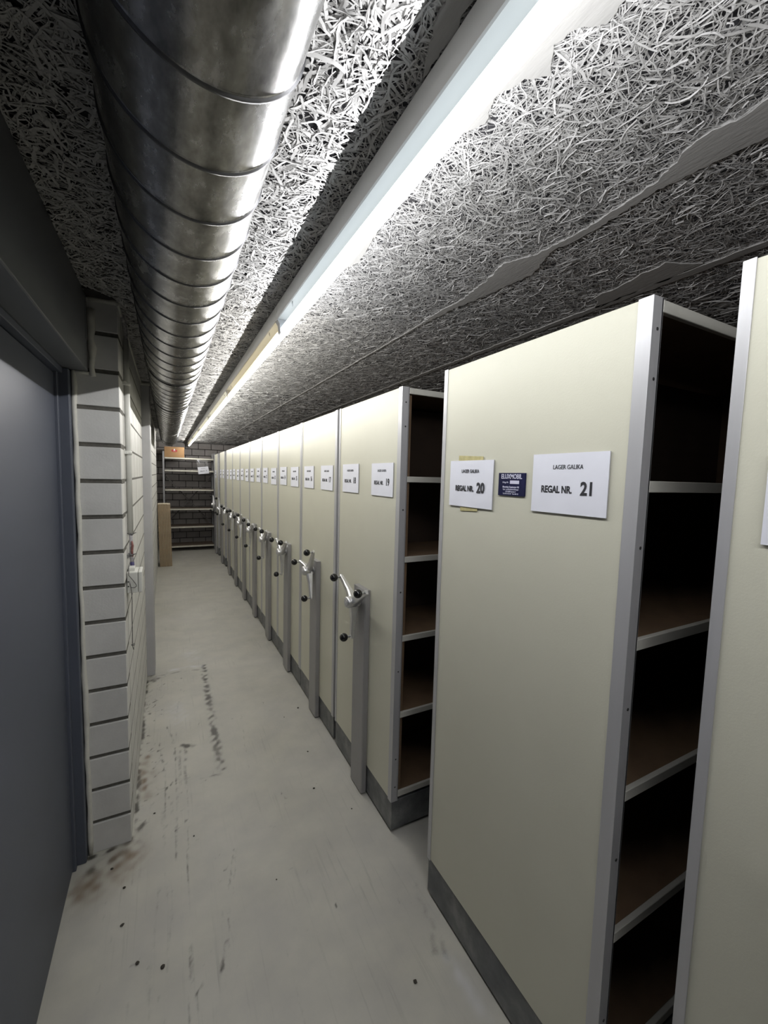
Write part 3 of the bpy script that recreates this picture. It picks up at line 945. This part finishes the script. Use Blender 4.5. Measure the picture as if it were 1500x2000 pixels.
# ================================================================ BACK RACK
RY = 9.17
rack = empty('storage_rack', (0.40, RY, 0), 'open grey metal rack with cream-edged shelves against the back wall', 'rack')
RL, RR, RDp = -0.075 - 0.40, 0.885 - 0.40, 0.50
for xx in (RL, RR - 0.035):
    for yy in (0.0, RDp - 0.035):
        p = MB()
        p.box(xx, xx + 0.035, yy, yy + 0.003, 0, 1.985); p.box(xx, xx + 0.003, yy, yy + 0.035, 0, 1.985)
        p.box(xx + 0.032, xx + 0.035, yy, yy + 0.02, 0, 1.985)
        p.build('upright', M['rack'], rack)
for z in (1.872, 1.628, 1.245, 0.858, 0.498, 0.106):
    p = MB()
    p.box(RL + 0.037, RR - 0.037, 0.002, 0.005, z - 0.030, z, 0.0008, mi=1)
    p.box(RL + 0.037, RR - 0.037, RDp - 0.006, RDp - 0.003, z - 0.030, z, 0, mi=1)
    p.box(RL + 0.037, RR - 0.037, 0.005, RDp - 0.006, z - 0.006, z - 0.001, 0)
    p.build('shelf', [M['rack_shelf'], M['rack_lip']], rack)
for (xa, za, xb, zb) in ((RL, 0.45, RR, 1.55), (RR, 0.45, RL, 1.55)):
    p = MB()
    L = math.hypot(xb - xa, zb - za); a = math.atan2(zb - za, xb - xa)
    p.box((xa + xb) / 2 - L / 2, (xa + xb) / 2 + L / 2, RDp - 0.001, RDp + 0.002, (za + zb) / 2 - 0.012, (za + zb) / 2 + 0.012, rot=Matrix.Rotation(-a, 3, 'Y'))
    p.build('cross_brace', M['brace'], rack)
# carton
box = empty('cardboard_box', (0.137, RY + 0.02, 1.8725), 'brown cardboard box with a red and white print on the top shelf of the rack', 'box')
p = MB(); p.box(-0.175, 0.175, 0, 0.30, 0, 0.205, 0.002)
p.box(-0.175, 0.175, 0.145, 0.155, 0.2045, 0.2055)
p.build('carton', M['cardboard'], box)
p = MB()
prof = [(0.052 * math.cos(q), 0.135 + 0.020 * math.sin(q) - (0.012 if math.sin(q) < 0 else 0)) for q in np.linspace(0, 2 * PI, 28, endpoint=False)]
p.prism(prof, 'y', -0.0012, 0.0005)
p.build('red_print', M['red_print'], box)
p = MB(); p.prism([(-0.016, 0.135), (0.016, 0.135), (0.010, 0.156), (0.0, 0.172), (-0.010, 0.156)], 'y', -0.0022, -0.0010)
p.prism([(-0.020, 0.120), (0.020, 0.120), (0.020, 0.124), (-0.020, 0.124)], 'y', -0.0022, -0.0010)
p.build('white_print', M['paper'], box)

# plastic sleeve with a sign hanging from the rack's top shelf
sl = empty('plastic_sleeve', (0.630, RY - 0.010, 1.845), 'clear plastic sleeve with white sign reading 0 hanging askew from the rack shelf', 'sign sleeve')
sl.rotation_euler = (0, math.radians(-7), 0)
bm = bmesh.new()
gv = []
for a_ in range(13):
    row = []
    for b_ in range(11):
        uu = -0.105 + 0.21 * b_ / 10; vv = -0.285 * a_ / 12
        row.append(bm.verts.new((uu, -0.004 + 0.004 * math.sin(uu * 55 + vv * 30) * (1 - a_ / 14), vv)))
    gv.append(row)
for a_ in range(12):
    for b_ in range(10):
        f = bm.faces.new((gv[a_][b_], gv[a_][b_ + 1], gv[a_ + 1][b_ + 1], gv[a_ + 1][b_])); f.smooth = True
me_ = bpy.data.meshes.new('sleeve_film'); bm.to_mesh(me_); bm.free(); me_.materials.append(M['film'])
o_ = bpy.data.objects.new('sleeve_film', me_); COL.objects.link(o_); o_.parent = sl
p = MB(); p.box(-0.1, 0.1, -0.0015, -0.0005, -0.282, -0.142)
p.build('paper_insert', M['paper'], sl)
FF = Matrix(((1, 0, 0, 0), (0, 0, -1, 0), (0, 1, 0, 0), (0, 0, 0, 1)))
put_texts('lettering', [('LAGER GALIKA', 0.014, 0.86, 0, 0, 0.035), ('REGAL NR.', 0.022, 0.8, 0.0004, -0.02, -0.015), ('0', 0.032, 0.85, 0.0007, 0.055, -0.012)], sl, M['ink'],
          Matrix.Translation((0, -0.0090, -0.212)) @ FF)
p = MB()
p.tube([(-0.085, -0.004, 0.0), (-0.07, -0.010, -0.02), (-0.055, -0.008, -0.05), (-0.05, -0.006, -0.085)], [0.004, 0.006, 0.004, 0.002], 8)
p.tube([(-0.08, -0.004, 0.0), (-0.05, -0.008, -0.004), (-0.02, -0.006, -0.012)], [0.004, 0.004, 0.002], 8)
p.build('tape_strip', M['paper'], sl)

# spare shelf boards standing on end against the left wall
nb = 8
tb = 0.0232
for k in range(nb):
    x0 = -0.128 + k * tb
    hh = 1.046 + RX.uniform(-0.003, 0.003)
    p = MB()
    dd = 0.345 + RX.uniform(-0.004, 0.004)
    p.box(0.0030, tb - 0.0030, 0.0012, dd, 0, hh, 0.0)
    p.box(0.0012, 0.0030, 0.0, dd, 0, hh, 0.0, mi=1); p.box(tb - 0.0030, tb - 0.0012, 0.0, dd, 0, hh, 0.0, mi=1)
    p.box(0.0030, tb - 0.0030, 0.0012, dd, hh - 0.0005, hh + 0.0005, 0.0, mi=1)
    p.box(0.0008, tb - 0.0008, 0.020, dd - 0.01, 0.0, hh - 0.01, 0.0, mi=1)
    o_ = p.build('shelf_board', [M['board_edge'], M['board_face']])
    o_.location = (x0, 7.73 + RX.uniform(-0.002, 0.002), 0.0008)
    o_.rotation_euler = (0, math.radians(-1.0), 0)
    lbl = 'spare brown shelf board standing on end in the stack by the left wall'
    if k == 0: lbl = 'leftmost spare shelf board of the upright stack, touching the left wall'
    if k == nb - 1: lbl = 'rightmost spare shelf board of the upright stack by the left wall'
    tag(o_, lbl, 'board', 'spare shelf boards standing on end')
    if 0 < k < nb - 1: o_['label'] = 'inner spare brown shelf board in the upright stack by the left wall'

# ================================================================ CONDUIT, CABLES, SWITCH BOX
CX, CY = -0.148, 2.14
co = empty('cable_conduit', (CX, CY, 0), 'white vertical cable conduit with bare cable ends on the block wall', 'conduit')
p = MB(); p.tube([(0, 0, 1.30), (0, 0, 2.14)], 0.0110, 16)
p.build('pipe', M['conduit'], co)
p = MB(); p.tube([(0, 0, 2.135), (0.001, 0, 2.165), (-0.002, -0.012, 2.19), (-0.006, -0.03, 2.212), (-0.006, -0.05, 2.222)], 0.0085, 14)
p.build('pipe_bend', M['wire_grey'], co)
for z in (1.955, 1.66):
    p = MB(); p.tube([(0, 0, z - 0.008), (0, 0, z + 0.008)], 0.0140, 16)
    p.box(-0.013, 0.0, -0.030, 0.022, z - 0.007, z + 0.007, 0.001)
    p.build('pipe_clip', M['conduit'], co)
p = MB()
p.tube([(0, 0, 1.31), (0.002, 0.002, 1.25), (0.001, 0.004, 1.20), (0.003, 0.002, 1.17)], [0.007, 0.008, 0.009, 0.008], 10)
p.build('cable_wrap', M['wire_grey'], co)
p = MB()
p.tube([(0.005, -0.006, 1.27), (0.007, -0.008, 1.25), (0.004, -0.007, 1.225), (0.006, -0.006, 1.20)], [0.003, 0.005, 0.005, 0.003], 8)
p.build('cable_core', M['wire_red'], co)
p = MB(); p.tube([(0.003, 0.0, 1.175), (0.004, 0.002, 1.15), (0.003, 0.0, 1.125)], 0.0085, 10)
p.build('cable_sheath', M['wire_blue'], co)
for z, rr0 in ((1.302, 0.0115), (1.208, 0.0115)):
    p = MB(); p.tube([(0.001, 0, z - 0.003), (0.001, 0, z + 0.003)], rr0, 14)
    p.tube([(0.008, -0.006, z), (0.022, -0.010, z + 0.006)], 0.002, 6)
    p.tube([(-0.008, -0.010, z + 0.002), (-0.022, -0.022, z + 0.010)], 0.002, 6)
    p.build('cable_tie', M['tie'], co)
p = MB(); p.box(-0.012, -0.006, -0.045, 0.0, 1.200, 1.216, 0.001)
p.build('tie_anchor', M['tie'], co)

jb = empty('junction_box', (-0.158, 2.03, 1.060), 'small white plastic switch box on the white block wall', 'switch box')
p = MB(); p.box(0.0, 0.040, 0, 0.110, 0, 0.090, 0.004, seg=3)
p.build('box_body', M['conduit'], jb)
p = MB(); p.box(0.0408, 0.056, -0.001, 0.111, -0.001, 0.091, 0.006, seg=3)
p.build('box_cover', M['conduit'], jb)
p = MB(); p.box(0.004, 0.028, 0.030, 0.080, 0.089, 0.104, 0.002); p.build('cable_entry', M['conduit'], jb)
p = MB()
for zz in (0.030, 0.050):
    p.tube([(0.005, -0.001, zz), (0.005, 0.002, zz)], 0.003, 8)
p.build('knockout', M['black_metal'], jb)
p = MB()
sx, sy = -0.150, 2.020
pts = [(-0.145, 2.10, 1.205), (-0.148, 2.05, 1.185), (-0.150, 2.022, 1.172), (-0.150, sy, 1.140), (-0.135, sy - .002, 1.118), (-0.124, sy - .004, 1.100), (-0.122, sy - .004, 1.092), (-0.130, sy - .004, 1.086), (-0.142, sy - .004, 1.088), (-0.146, sy - .003, 1.100),
       (-0.147, sy - .002, 1.115), (-0.145, sy - .003, 1.100), (-0.141, sy - .003, 1.070), (-0.140, sy - .002, 1.03), (-0.142, sy, 0.96), (-0.142, sy, 0.90), (-0.143, sy, 0.842)]
p.tube(pts, 0.0016, 6)
p.sphere((-0.143, sy, 0.836), 0.0045, 10)
p.tube([(-0.143, sy, 0.838), (-0.137, sy, 0.842), (-0.134, sy, 0.836), (-0.140, sy, 0.832)], 0.0012, 6)
p.tube([(-0.143, sy, 0.834), (-0.139, sy, 0.815)], [0.0014, 0.0022], 6)
tag(p.build('pull_string', M['string']), 'thin grey string looped over the switch box with a knotted end', 'string')

# ================================================================ CRUMBS ON THE FLOOR
def crumb(x, y, s, seed, label):
    r = random.Random(seed)
    bm = bmesh.new()
    bmesh.ops.create_icosphere(bm, subdivisions=2, radius=s)
    for v_ in bm.verts:
        v_.co = Vector((v_.co.x * r.uniform(0.7, 1.4), v_.co.y * r.uniform(0.9, 1.6), v_.co.z * 0.45 + s * 0.4))
        v_.co.z = max(v_.co.z, 0)
    me_ = bpy.data.meshes.new('dirt_crumb'); bm.to_mesh(me_); bm.free(); me_.materials.append(M['crumb'])
    o2 = bpy.data.objects.new('dirt_crumb', me_); COL.objects.link(o2)
    o2.location = (x, y, 0.0002); o2.rotation_euler = (0, 0, r.uniform(0, 3))
    tag(o2, label, 'dirt crumb', 'dark crumbs of dirt on the floor')
CL = 'tiny dark crumb of dirt on the grey floor between wall and shelving'
for i, (x, y, s, lb) in enumerate([(-0.164, 1.572, 0.0050, 'dark crumb on the floor close to the door, below the wall corner'), (-0.110, 1.419, 0.0050, 'left of the two dark crumbs at the bottom of the aisle floor'),
                                   (-0.037, 1.371, 0.0055, 'right of the two dark crumbs at the bottom of the aisle floor'), (-0.219, 1.832, 0.0040, CL), (-0.169, 1.722, 0.0045, CL), (0.079, 1.854, 0.003, CL),
                                   (0.766, 2.642, 0.0055, CL), (0.654, 2.574, 0.003, CL), (0.691, 2.180, 0.004, CL), (0.635, 1.894, 0.0045, CL), (0.756, 1.691, 0.003, CL),
                                   (0.667, 0.976, 0.0050, 'brown crumb on the floor beside the plinth of the foreground unit'), (0.355, 1.500, 0.0025, CL), (-0.076, 2.065, 0.004, CL)]):
    crumb(x, y, s, i, lb)
